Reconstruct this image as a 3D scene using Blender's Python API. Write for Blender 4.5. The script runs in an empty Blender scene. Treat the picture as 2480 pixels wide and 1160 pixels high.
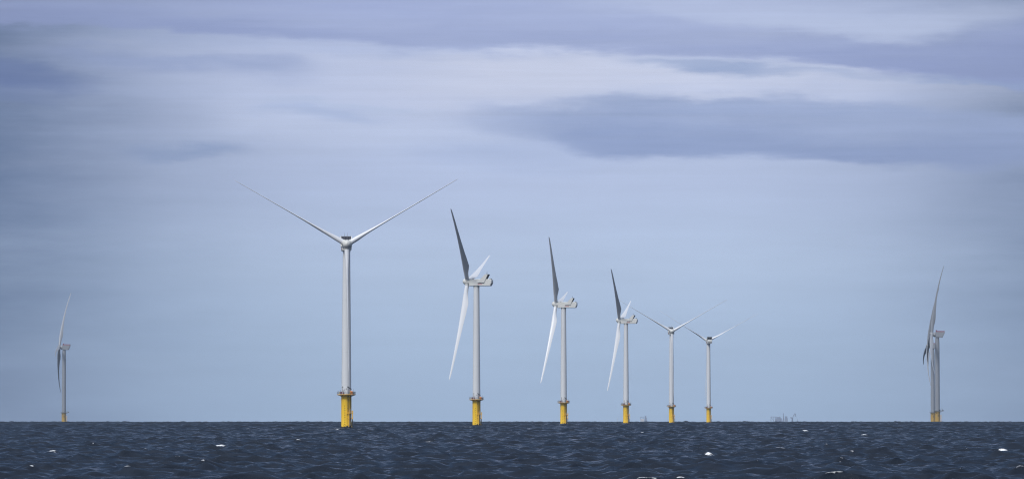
import bpy, math, random
import numpy as np
from mathutils import Matrix, Vector

random.seed(4)
rng = np.random.default_rng(11)
R = math.radians
sc = bpy.context.scene
C = sc.collection

# ------------------------------------------------------------------ camera
F = 11700.0                 # focal length in pixels of the 2480 px wide photograph
CAM_H = 5.2                 # metres above the water
RE2 = 2 * 7430e3            # twice the Earth's radius with usual refraction
HORIZON = 1021.0
LEVEL = HORIZON - F * math.sqrt(2 * CAM_H / (RE2 / 2))
PITCH = math.atan((LEVEL - 579.0) / F)
cd = bpy.data.cameras.new('camera')
cam = bpy.data.objects.new('camera', cd)
C.objects.link(cam)
cam.location = (0, 0, CAM_H)
cam.rotation_euler = (math.pi / 2 + PITCH, 0, 0)
cd.sensor_width = 36.0
cd.lens = F / 2480.0 * 36.0
cd.clip_start = 1.0
cd.clip_end = 80000.0
sc.camera = cam

# ------------------------------------------------------------------ render / exposure
sc.view_settings.view_transform = 'Standard'
sc.view_settings.look = 'None'
sc.view_settings.exposure = 0.0
sc.view_settings.gamma = 1.0
sc.cycles.use_denoising = True
sc.cycles.denoising_prefilter = 'NONE'
sc.cycles.max_bounces = 5
sc.cycles.volume_bounces = 1
sc.cycles.caustics_reflective = False
sc.cycles.caustics_refractive = False
sc.cycles.filter_width = 1.2

# ------------------------------------------------------------------ sun
SUN_EL, SUN_AZ = R(45), R(-148)          # azimuth measured from +Y towards +X
sd = bpy.data.lights.new('sun', 'SUN')
sd.energy = 2.7
sd.angle = R(12)
sd.color = (1.0, 0.95, 0.88)
sun = bpy.data.objects.new('sun', sd)
C.objects.link(sun)
sdir = Vector((math.sin(SUN_AZ) * math.cos(SUN_EL), math.cos(SUN_AZ) * math.cos(SUN_EL), math.sin(SUN_EL)))
sun.rotation_euler = sdir.to_track_quat('Z', 'Y').to_euler()

# ------------------------------------------------------------------ sky
world = bpy.data.worlds.new('World')
sc.world = world
world.use_nodes = True
wt = world.node_tree
wt.nodes.clear()
W = wt.nodes.new
def wl(a, b): wt.links.new(a, b)
def wm(op, a, b=None, c=None, clamp=False):
    n = W('ShaderNodeMath'); n.operation = op; n.use_clamp = clamp
    for i, v in enumerate((a, b, c)):
        if v is None: continue
        if isinstance(v, (int, float)): n.inputs[i].default_value = v
        else: wl(v, n.inputs[i])
    return n.outputs[0]
def wstep(x, a, b):
    n = W('ShaderNodeMapRange'); n.interpolation_type = 'SMOOTHSTEP'
    wl(x, n.inputs[0])
    for i, v in ((1, a), (2, b)):
        if isinstance(v, (int, float)): n.inputs[i].default_value = v
        else: wl(v, n.inputs[i])
    return n.outputs[0]
def wmix(f, a, b):
    n = W('ShaderNodeMix'); n.data_type = 'RGBA'
    if isinstance(f, (int, float)): n.inputs[0].default_value = f
    else: wl(f, n.inputs[0])
    for i, v in ((6, a), (7, b)):
        if isinstance(v, tuple): n.inputs[i].default_value = (*v, 1)
        else: wl(v, n.inputs[i])
    return n.outputs[2]
def lin(r, g, b):
    f = lambda c: (c / 255 / 12.92) if c <= 10 else ((c / 255 + 0.055) / 1.055) ** 2.4
    return (f(r), f(g), f(b))
tc = W('ShaderNodeTexCoord')
sep = W('ShaderNodeSeparateXYZ'); wl(tc.outputs['Generated'], sep.inputs[0])
AZ = wm('MULTIPLY', wm('ARCTAN2', sep.outputs[0], sep.outputs[1]), F / 1000)   # azimuth, in units of 4.9 degrees
EL = wm('MULTIPLY', wm('ARCSINE', sep.outputs[2]), F / 1000)                     # elevation, same unit
def wnoise(su, sv, scale, detail=3.0, rough=0.5, off=0.0, dist=0.0):
    cmb = W('ShaderNodeCombineXYZ')
    wl(wm('MULTIPLY', AZ, su), cmb.inputs[0]); wl(wm('MULTIPLY', EL, sv), cmb.inputs[1]); cmb.inputs[2].default_value = off
    n = W('ShaderNodeTexNoise'); wl(cmb.outputs[0], n.inputs['Vector'])
    n.inputs['Scale'].default_value = scale; n.inputs['Detail'].default_value = detail
    n.inputs['Roughness'].default_value = rough; n.inputs['Distortion'].default_value = dist
    return n.outputs[0]
WARP = wm('MULTIPLY', wm('SUBTRACT', wnoise(1.6, 5.0, 1.6, 4.0, 0.55, 3.1), 0.5), 0.085)
WARP2 = wm('MULTIPLY', wm('SUBTRACT', wnoise(2.4, 14.0, 2.2, 4.0, 0.6, 9.7), 0.5), 0.05)
V = wm('ADD', EL, wm('ADD', WARP, WARP2))
U = wm('ADD', AZ, wm('MULTIPLY', wm('SUBTRACT', wnoise(1.0, 6.0, 1.5, 3.0, 0.5, 5.5), 0.5), 0.25))
TEX = wnoise(1.1, 9.0, 2.4, 6.0, 0.62, 71.0, 0.4)
def wcurve(pts, lo, hi):
    """Float curve over azimuth; pts are (x px, value) pairs of the photograph's scale."""
    n = W('ShaderNodeFloatCurve')
    wl(wm('MULTIPLY_ADD', AZ, 1 / 3.2, 0.5, clamp=True), n.inputs['Value'])
    cv = n.mapping.curves[0]
    P = [((x - 1240) / 3200 + 0.5, (v - lo) / (hi - lo)) for x, v in pts]
    cv.points[0].location = P[0]; cv.points[1].location = P[-1]
    for p in P[1:-1]: cv.points.new(*p)
    n.mapping.extend = 'HORIZONTAL'
    n.mapping.update()
    return wm('MULTIPLY_ADD', wm('MINIMUM', wm('MAXIMUM', n.outputs[0], 0.0), 1.0), hi - lo, lo)
Y = lambda y: (LEVEL - y) / 1000
def band(top, bot, amt, st, sb):
    """A cloud layer between two edges; st / sb are edge softnesses, amt its opacity along the azimuth."""
    t = wcurve([(x, Y(y)) for x, y in top], -0.1, 1.3)
    b = wcurve([(x, Y(y)) for x, y in bot], -0.1, 1.3)
    m1 = wstep(V, wm('SUBTRACT', b, sb), wm('ADD', b, sb))
    m2 = wm('SUBTRACT', 1.0, wstep(V, wm('SUBTRACT', t, st), wm('ADD', t, st)))
    a = wm('MULTIPLY', wcurve(amt, 0, 1), wm('MULTIPLY_ADD', TEX, 1.1, 0.45), clamp=True)
    return wm('MULTIPLY', wm('MULTIPLY', m1, m2), a)

# clear-ish veil behind the streaks: paler towards the middle azimuth
grad = W('ShaderNodeValToRGB')
wl(wm('MULTIPLY', EL, 1.0), grad.inputs[0])
cr = grad.color_ramp
stops = [(0.0, (157, 181, 211)), (0.16, (168, 190, 219)), (0.36, (178, 196, 224)), (0.56, (181, 195, 226)), (0.74, (184, 196, 227)), (0.98, (178, 190, 223))]
cr.elements[0].position = stops[0][0]; cr.elements[0].color = (*lin(*stops[0][1]), 1)
cr.elements[1].position = stops[-1][0]; cr.elements[1].color = (*lin(*stops[-1][1]), 1)
for p, c in stops[1:-1]:
    e = cr.elements.new(p); e.color = (*lin(*c), 1)
sky = grad.outputs[0]
# lens edge darkening put into the sky colour towards both sides of the view
side = wcurve([(-360, .40), (-60, .13), (0, .17), (250, .45), (500, .74), (800, .93), (1150, 1), (1700, 1), (1950, .92), (2150, .78), (2320, .58), (2480, .40), (2600, .33), (2840, .40)], 0, 1)
side = wm('ADD', side, wm('MULTIPLY', wm('MULTIPLY', wm('SUBTRACT', wnoise(0.9, 5.0, 1.6, 5.0, 0.6, 61.0), 0.5), wm('SUBTRACT', 1.05, side)), 0.9), clamp=True)
sky = wmix(side, lin(97, 118, 154), sky)
# bright openings between the layers
br = band([(-300, 95), (0, 105), (400, 112), (900, 135), (1300, 128), (1750, 150), (2100, 165), (2480, 205), (2800, 210)],
          [(-300, 140), (0, 150), (300, 190), (700, 270), (1000, 262), (1300, 250), (1700, 225), (2000, 235), (2480, 250), (2800, 260)],
          [(-300, 0), (0, .08), (500, .2), (900, .5), (1200, .95), (1650, 1), (2000, .75), (2300, .35), (2800, .2)], 0.02, 0.05)
sky = wmix(wm('MULTIPLY', br, 0.88), sky, lin(203, 210, 233))
br2 = band([(-300, 200), (500, 230), (800, 280), (1200, 300), (1400, 340), (2800, 400)],
           [(-300, 230), (500, 330), (800, 345), (1100, 350), (1400, 370), (2800, 420)],
           [(-300, 0), (400, .1), (650, .7), (900, .75), (1200, .35), (1400, 0), (2800, 0)], 0.05, 0.05)
sky = wmix(wm('MULTIPLY', br2, 0.7), sky, lin(194, 205, 232))
br3 = band([(-300, 40), (1400, 10), (1700, 15), (2000, 30), (2300, 20), (2800, 20)],
           [(-300, 50), (1400, 30), (1700, 40), (1900, 70), (2200, 98), (2400, 70), (2800, 60)],
           [(-300, 0), (1300, .1), (1600, .9), (2100, 1), (2350, .8), (2800, .2)], 0.04, 0.02)

# grey-blue layers: (top edge, bottom edge, opacity, softness, colour)
LAYERS = [
    # high roof of cloud crossing the whole view
    ([(-300, -60), (0, -60), (400, -40), (900, -40), (1240, -30), (1500, 10), (1750, 38), (1900, 65), (2100, 100), (2250, 100), (2480, 60), (2800, 40)],
     [(-300, 60), (0, 68), (300, 72), (550, 88), (900, 108), (1240, 118), (1500, 128), (1800, 140), (2150, 175), (2480, 208), (2800, 210)],
     [(-300, .8), (0, .75), (400, .7), (900, .75), (1300, .7), (1800, .7), (2150, .85), (2480, .95), (2800, 1)], 0.05, 0.012, (156, 169, 209)),
    ([(-300, 20), (0, 25), (500, 50), (900, 75), (1240, 90), (1600, 100), (2000, 105), (2480, 110), (2800, 110)],
     [(-300, 64), (0, 72), (300, 76), (550, 92), (900, 112), (1240, 120), (1500, 130), (1800, 140), (2150, 170), (2480, 206), (2800, 210)],
     [(-300, .8), (0, .7), (500, .7), (900, .35), (1300, .25), (1800, .35), (2150, .6), (2480, .75), (2800, .8)], 0.035, 0.012, (140, 154, 197)),
    # thin wisp above the bright gap
    ([(-300, 140), (1400, 138), (1600, 145), (1800, 152), (2000, 172), (2200, 185), (2800, 200)],
     [(-300, 150), (1400, 148), (1600, 168), (1800, 182), (2000, 186), (2200, 192), (2480, 205), (2800, 210)],
     [(-300, 0), (1420, .0), (1560, .6), (1780, .8), (1900, .6), (2100, .6), (2480, .9), (2800, 1)], 0.01, 0.012, (150, 168, 206)),
    # long lens of cloud on the right
    ([(-300, 300), (900, 275), (1100, 268), (1240, 258), (1400, 250), (1550, 234), (1700, 228), (1900, 236), (2100, 258), (2300, 275), (2480, 285), (2800, 300)],
     [(-300, 310), (900, 300), (1100, 300), (1240, 330), (1400, 362), (1500, 380), (1700, 378), (1950, 380), (2100, 392), (2300, 402), (2480, 398), (2800, 390)],
     [(-300, 0), (1000, .0), (1150, .4), (1300, .7), (1500, .85), (1750, .85), (2100, .8), (2480, .9), (2800, .9)], 0.016, 0.02, (153, 169, 206)),
    ([(-300, 330), (1100, 300), (1300, 290), (1550, 300), (1800, 310), (2000, 335), (2480, 340), (2800, 340)],
     [(-300, 340), (1100, 310), (1300, 345), (1500, 378), (1700, 376), (1950, 382), (2100, 394), (2300, 402), (2480, 400), (2800, 395)],
     [(-300, 0), (1150, .0), (1350, .45), (1550, .85), (1800, .75), (2100, .85), (2350, .7), (2480, .6), (2800, .6)], 0.04, 0.016, (141, 158, 198)),
    # ragged tail under the lens
    ([(-300, 360), (900, 350), (1200, 345), (1350, 355), (1500, 380), (2800, 400)],
     [(-300, 370), (900, 370), (1100, 395), (1350, 408), (1500, 400), (2800, 410)],
     [(-300, 0), (900, .0), (1050, .35), (1250, .4), (1450, .3), (1600, 0), (2800, 0)], 0.03, 0.03, (160, 177, 214)),
    # dark shred entering from the left
    ([(-300, 120), (0, 135), (80, 150), (200, 170), (320, 180), (500, 195), (2800, 200)],
     [(-300, 230), (0, 225), (150, 222), (300, 205), (500, 205), (2800, 210)],
     [(-300, 1), (0, .95), (100, .85), (220, .4), (420, 0), (2800, 0)], 0.016, 0.03, (110, 128, 172)),
    ([(-300, 225), (0, 230), (150, 240), (400, 260), (2800, 260)],
     [(-300, 250), (0, 252), (150, 252), (400, 265), (2800, 265)],
     [(-300, .8), (0, .6), (130, .4), (260, 0), (2800, 0)], 0.015, 0.015, (116, 134, 176)),
    # narrow streaks on the left
    ([(-300, 115), (0, 118), (200, 128), (500, 140), (700, 145), (850, 160), (2800, 200)],
     [(-300, 122), (0, 128), (200, 150), (500, 168), (700, 185), (850, 175), (2800, 210)],
     [(-300, .3), (0, .2), (200, .75), (450, .75), (700, .6), (860, 0), (2800, 0)], 0.02, 0.035, (140, 156, 197)),
    ([(-300, 365), (200, 358), (420, 355), (560, 364), (700, 372), (2800, 380)],
     [(-300, 372), (200, 372), (420, 382), (560, 382), (700, 380), (2800, 390)],
     [(-300, 0), (200, .0), (320, .4), (430, .65), (560, .55), (680, 0), (2800, 0)], 0.018, 0.012, (134, 154, 194)),
    ([(-300, 255), (550, 262), (700, 258), (850, 268), (1000, 275), (2800, 290)],
     [(-300, 270), (550, 275), (700, 285), (850, 292), (1000, 285), (2800, 300)],
     [(-300, 0), (500, .0), (640, .4), (750, .6), (880, .4), (1050, 0), (2800, 0)], 0.012, 0.014, (164, 181, 217)),
    ([(-300, 240), (550, 245), (700, 243), (900, 258), (1100, 264), (2800, 290)],
     [(-300, 245), (550, 250), (700, 252), (900, 266), (1100, 270), (2800, 300)],
     [(-300, 0), (550, .0), (700, .35), (900, .4), (1150, 0), (2800, 0)], 0.008, 0.008, (168, 186, 216)),
]
for top, bot, amt, st, sb, col in LAYERS:
    sky = wmix(band(top, bot, amt, st, sb), sky, lin(*col))
sky = wmix(wm('MULTIPLY', br3, 0.8), sky, lin(186, 198, 228))
# broad soft mottling
mott = wnoise(0.9, 3.6, 1.5, 5.0, 0.55, 21.0)
mott2 = wnoise(1.3, 16.0, 1.4, 5.0, 0.6, 33.0)
streak = wm('MULTIPLY', wm('SUBTRACT', wnoise(0.7, 26.0, 1.5, 7.0, 0.65, 52.0, 0.3), 0.5), wstep(EL, 0.40, 0.75))
streak = wm('MULTIPLY', streak, 0.20)
dens = wm('ADD', streak, wm('ADD', wm('MULTIPLY', wm('SUBTRACT', mott, 0.5), 0.16), wm('MULTIPLY', wm('SUBTRACT', mott2, 0.5), 0.12)))
gain = wm('MULTIPLY', wm('ADD', dens, 1.0), wm('MULTIPLY_ADD', side, 0.12, 0.88))  # the same edge darkening, weaker, over the cloud layers
hs = W('ShaderNodeVectorMath'); hs.operation = 'SCALE'
wl(sky, hs.inputs[0]); wl(gain, hs.inputs['Scale'])
low = hs.outputs[0]
# the unseen overcast overhead: mottled, its colours darkened to darken the sea
z01 = sep.outputs[2]
hi_n = wnoise(0.25, 0.6, 1.3, 4.0, 0.55, 40.0)
hi_col = wmix(hi_n, (0.20, 0.26, 0.40), (0.50, 0.57, 0.72))
mid_col = wmix(hi_n, (0.058, 0.098, 0.188), (0.145, 0.213, 0.36))
dome = wmix(wstep(z01, 0.085, 0.2), low, mid_col)
dome = wmix(wstep(z01, 0.42, 0.8), dome, hi_col)
sdn = W('ShaderNodeVectorMath'); sdn.operation = 'DOT_PRODUCT'      # glow added to the unseen sky on the sun's side, to brighten the towers
wl(tc.outputs['Generated'], sdn.inputs[0]); sdn.inputs[1].default_value = tuple(sdir)
glow = wm('MULTIPLY', wm('POWER', wm('MAXIMUM', sdn.outputs['Value'], 0.0), 1.6), wm('ADD', hi_n, 0.5))
gl = W('ShaderNodeVectorMath'); gl.operation = 'MULTIPLY_ADD'
gl.inputs[0].default_value = (0.85, 0.92, 1.05)
cg = W('ShaderNodeCombineXYZ')
for i in range(3): wl(glow, cg.inputs[i])
wl(cg.outputs[0], gl.inputs[1]); wl(dome, gl.inputs[2])
dome = gl.outputs[0]
nish = W('ShaderNodeTexSky'); nish.sky_type = 'NISHITA'; nish.sun_disc = False
nish.sun_elevation = SUN_EL; nish.sun_rotation = SUN_AZ
nish.air_density = 1.0; nish.dust_density = 2.0
nsc = W('ShaderNodeVectorMath'); nsc.operation = 'SCALE'; nsc.inputs['Scale'].default_value = 0.08
wl(nish.outputs[0], nsc.inputs[0])
dome = wmix(wm('MULTIPLY', wstep(z01, 0.08, 0.4), 0.18), dome, nsc.outputs[0])
bg = W('ShaderNodeBackground'); wl(dome, bg.inputs[0]); bg.inputs[1].default_value = 1.0
wo = W('ShaderNodeOutputWorld'); wl(bg.outputs[0], wo.inputs[0])
world.cycles.sampling_method = 'MANUAL'
world.cycles.sample_map_resolution = 512

# ------------------------------------------------------------------ helpers
def drop(x, y): return -(x * x + y * y) / RE2
def at(px, py, d):
    """World point seen at a photograph pixel at distance d along +Y."""
    return Vector(((px - 1240) / F * d, d, CAM_H + (LEVEL - py) / F * d))
def tag(o, label=None, cat=None, group=None, kind=None):
    if label: o['label'] = label
    if cat: o['category'] = cat
    if group: o['group'] = group
    if kind: o['kind'] = kind
    return o
def empty(name, loc):
    o = bpy.data.objects.new(name, None); C.objects.link(o); o.location = loc
    o.empty_display_size = 2.0
    return o

class MB:
    def __init__(self): self.v = []; self.f = []; self.sm = []
    def add(self, v, f, smooth=False):
        k = len(self.v)
        self.v += [tuple(p) for p in v]
        self.f += [tuple(i + k for i in q) for q in f]
        self.sm += [smooth] * len(f)
        return self
    def box(self, x0, x1, y0, y1, z0, z1, M=None):
        p = [Vector((x, y, z)) for z in (z0, z1) for y in (y0, y1) for x in (x0, x1)]
        if M: p = [M @ q for q in p]
        return self.add(p, [(0, 2, 3, 1), (4, 5, 7, 6), (0, 1, 5, 4), (2, 6, 7, 3), (0, 4, 6, 2), (1, 3, 7, 5)])
    def bbox(self, x0, x1, y0, y1, z0, z1, b=0.05, M=None):
        """box with chamfered vertical and top edges"""
        def ring(x0, x1, y0, y1, z): return [(x0 + b, y0, z), (x1 - b, y0, z), (x1, y0 + b, z), (x1, y1 - b, z), (x1 - b, y1, z), (x0 + b, y1, z), (x0, y1 - b, z), (x0, y0 + b, z)]
        rs = [ring(x0, x1, y0, y1, z0), ring(x0, x1, y0, y1, z1 - b), ring(x0 + b, x1 - b, y0 + b, y1 - b, z1)]
        return self.loft(rs, M=M, smooth=False)
    def loft(self, rings, caps=True, M=None, smooth=True):
        n = len(rings[0]); v = [Vector(p) for r in rings for p in r]
        if M: v = [M @ q for q in v]
        f = []
        for i in range(len(rings) - 1):
            for j in range(n):
                a, b = i * n + j, i * n + (j + 1) % n
                f.append((a, b, b + n, a + n))
        self.add(v, f, smooth)
        if caps:
            for ring, rev in ((v[:n], True), (v[-n:], False)):      # caps get corners of their own, so the wall stays straight in shading
                k = len(self.v); self.v += [tuple(p) for p in ring]
                self.f.append(tuple(k + i for i in (reversed(range(n)) if rev else range(n)))); self.sm.append(False)
        return self
    def lathe(self, prof, n=32, cx=0, cy=0, smooth=True, caps=True, M=None):
        rs = [[(cx + r * math.cos(2 * math.pi * j / n), cy + r * math.sin(2 * math.pi * j / n), z) for j in range(n)] for r, z in prof]
        return self.loft(rs, caps, M, smooth)
    def tube(self, a, b, r, n=8, r2=None):
        a = Vector(a); b = Vector(b); r2 = r if r2 is None else r2
        q = (b - a).to_track_quat('Z', 'Y').to_matrix()
        rs = [[p + q @ Vector((rr * math.cos(2 * math.pi * j / n), rr * math.sin(2 * math.pi * j / n), 0)) for j in range(n)] for p, rr in ((a, r), (b, r2))]
        return self.loft(rs)
    def path(self, pts, r, n=6):
        for a, b in zip(pts[:-1], pts[1:]): self.tube(a, b, r, n)
        return self
    def prism(self, poly, y0, y1, M=None):
        """polygon in (x, z), counter-clockwise seen from -y, extruded along y"""
        n = len(poly)
        v = [Vector((x, y0, z)) for x, z in poly] + [Vector((x, y1, z)) for x, z in poly]
        if M: v = [M @ q for q in v]
        f = [tuple(range(n)), tuple(reversed(range(n, 2 * n)))] + [(j, j + n, (j + 1) % n + n, (j + 1) % n) for j in range(n)]
        return self.add(v, f)
    def build(self, name, mat, parent=None):
        me = bpy.data.meshes.new(name)
        me.from_pydata(self.v, [], self.f)
        me.polygons.foreach_set('use_smooth', self.sm)
        me.materials.append(mat)
        me.update()
        o = bpy.data.objects.new(name, me); C.objects.link(o)
        o.parent = parent
        return o
def copy_tree(o, parent=None):
    c = o.copy(); C.objects.link(c); c.parent = parent
    for ch in o.children: copy_tree(ch, c)
    return c

# ------------------------------------------------------------------ materials
def mat(name, col, rough=0.5, metal=0.0, dirt=None, dirt_amt=0.0, scale=0.5, stretch=(1, 1, 0.15), spec=0.5):
    m = bpy.data.materials.new(name); m.use_nodes = True
    t = m.node_tree; p = t.nodes['Principled BSDF']
    p.inputs['Base Color'].default_value = (*col, 1)
    p.inputs['Roughness'].default_value = rough
    p.inputs['Metallic'].default_value = metal
    p.inputs['Specular IOR Level'].default_value = spec
    d = dirt or tuple(c * 0.75 for c in col)
    tcn = t.nodes.new('ShaderNodeTexCoord'); mp = t.nodes.new('ShaderNodeMapping'); mp.inputs['Scale'].default_value = stretch
    nz = t.nodes.new('ShaderNodeTexNoise'); nz.inputs['Scale'].default_value = scale; nz.inputs['Detail'].default_value = 6
    rp = t.nodes.new('ShaderNodeMapRange'); rp.inputs[1].default_value = 0.42; rp.inputs[2].default_value = 0.75; rp.inputs[4].default_value = dirt_amt or 0.15
    mx = t.nodes.new('ShaderNodeMix'); mx.data_type = 'RGBA'
    mx.inputs[6].default_value = (*col, 1); mx.inputs[7].default_value = (*d, 1)
    L = t.links.new
    L(tcn.outputs['Object'], mp.inputs[0]); L(mp.outputs[0], nz.inputs['Vector']); L(nz.outputs[0], rp.inputs[0]); L(rp.outputs[0], mx.inputs[0])
    L(mx.outputs[2], p.inputs['Base Color'])
    return m
M_white = mat('turbine_white_paint', (0.56, 0.58, 0.60), 0.4, dirt=(0.50, 0.51, 0.50), dirt_amt=0.35, scale=0.8)
M_tower_shaded = mat('turbine_grey_cloud_shade', (0.21, 0.225, 0.25), 0.45, dirt=(0.18, 0.19, 0.21), dirt_amt=0.3, scale=0.4)  # cloud shade on the far turbines put into their grey paint
M_blade_shaded = mat('gelcoat_cloud_shade', (0.23, 0.245, 0.27), 0.4, scale=0.3)  # same cloud shade put into the far blades' colour
M_nac = mat('nacelle_grey_fibreglass', (0.56, 0.57, 0.55), 0.45, dirt=(0.45, 0.45, 0.42), dirt_amt=0.3, scale=0.7, stretch=(1, 1, 1))
M_blade = mat('blade_white_gelcoat', (0.62, 0.64, 0.67), 0.35, dirt=(0.56, 0.57, 0.57), dirt_amt=0.3, scale=0.3)
M_dark = mat('dark_grating', (0.012, 0.015, 0.026), 0.8, scale=2)
M_grey = mat('grey_steel', (0.16, 0.17, 0.19), 0.5, 0.2, scale=2)
M_lgrey = mat('galvanised_steel', (0.34, 0.36, 0.39), 0.5, 0.3, scale=2)
M_red = mat('red_sign_paint', (0.42, 0.015, 0.05), 0.5, scale=2)
M_maroon = mat('maroon_panel', (0.14, 0.03, 0.05), 0.5, scale=2)
M_orange = mat('orange_plastic', (0.80, 0.25, 0.015), 0.45, scale=2)
M_beige = mat('beige_panel', (0.50, 0.42, 0.20), 0.55, scale=2)
M_railred = mat('red_rail', (0.20, 0.035, 0.06), 0.5, scale=1)
M_marks = mat('black_mark_paint', (0.05, 0.035, 0.01), 0.6, scale=2)
M_foul = mat('marine_growth', (0.016, 0.016, 0.012), 0.8, scale=3, dirt=(0.05, 0.05, 0.03), dirt_amt=0.6)
M_yel2 = mat('yellow_tube_paint', (0.84, 0.49, 0.035), 0.5, dirt=(0.30, 0.17, 0.03), dirt_amt=0.4, scale=1.2)

def yellow_mat(name, col, foul_h, stain):
    """Yellow foundation paint: run-off streaks from the deck, rust, and growth up to the splash line."""
    m = mat(name, col, 0.45, dirt=(0.66, 0.38, 0.03), dirt_amt=0.4, scale=0.9, stretch=(1.3, 1.3, 0.12))
    t = m.node_tree; L = t.links.new; N = t.nodes.new
    p = t.nodes['Principled BSDF']; src = p.inputs['Base Color'].links[0].from_socket
    tcn = N('ShaderNodeTexCoord'); sx = N('ShaderNodeSeparateXYZ'); L(tcn.outputs['Object'], sx.inputs[0])
    def mth(op, a, b):
        n = N('ShaderNodeMath'); n.operation = op
        for i, v in enumerate((a, b)):
            if isinstance(v, (int, float)): n.inputs[i].default_value = v
            else: L(v, n.inputs[i])
        return n.outputs[0]
    def sm(x, a, b):
        n = N('ShaderNodeMapRange'); n.interpolation_type = 'SMOOTHSTEP'; L(x, n.inputs[0]); n.inputs[1].default_value = a; n.inputs[2].default_value = b
        return n.outputs[0]
    def ns(scale, st, off=0):
        mp = N('ShaderNodeMapping'); mp.inputs['Scale'].default_value = st; mp.inputs['Location'].default_value = (off, off, 0)
        L(tcn.outputs['Object'], mp.inputs[0])
        n = N('ShaderNodeTexNoise'); n.inputs['Scale'].default_value = scale; n.inputs['Detail'].default_value = 5; L(mp.outputs[0], n.inputs['Vector'])
        return n.outputs[0]
    z = sx.outputs[2]
    def mix(f, a, c):
        n = N('ShaderNodeMix'); n.data_type = 'RGBA'; L(f, n.inputs[0]); L(a, n.inputs[6]); n.inputs[7].default_value = (*c, 1); return n.outputs[2]
    # old weathered upper coat, with ragged lower limit of its run-off
    up = sm(mth('ADD', z, mth('MULTIPLY', mth('SUBTRACT', ns(1.0, (1.5, 1.5, 0.1)), 0.5), 7.0)), stain - 3.0, stain + 3.0)
    c = mix(mth('MULTIPLY', up, 0.4), src, (0.50, 0.33, 0.07))
    # growth and splash line
    ff = sm(mth('ADD', z, mth('MULTIPLY', mth('SUBTRACT', ns(1.4, (1, 1, 1), 4), 0.5), 0.9)), foul_h + 0.25, foul_h - 0.25)
    c = mix(ff, c, (0.014, 0.014, 0.012))
    L(c, p.inputs['Base Color'])
    return m
M_yel = yellow_mat('yellow_foundation_paint', (0.95, 0.61, 0.035), 1.15, 12.5)
M_yel_shaded = yellow_mat('yellow_foundation_cloud_shade', (0.50, 0.32, 0.06), 0.5, 12.0)  # dimmed yellow: cloud shade painted into the far foundations

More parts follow.
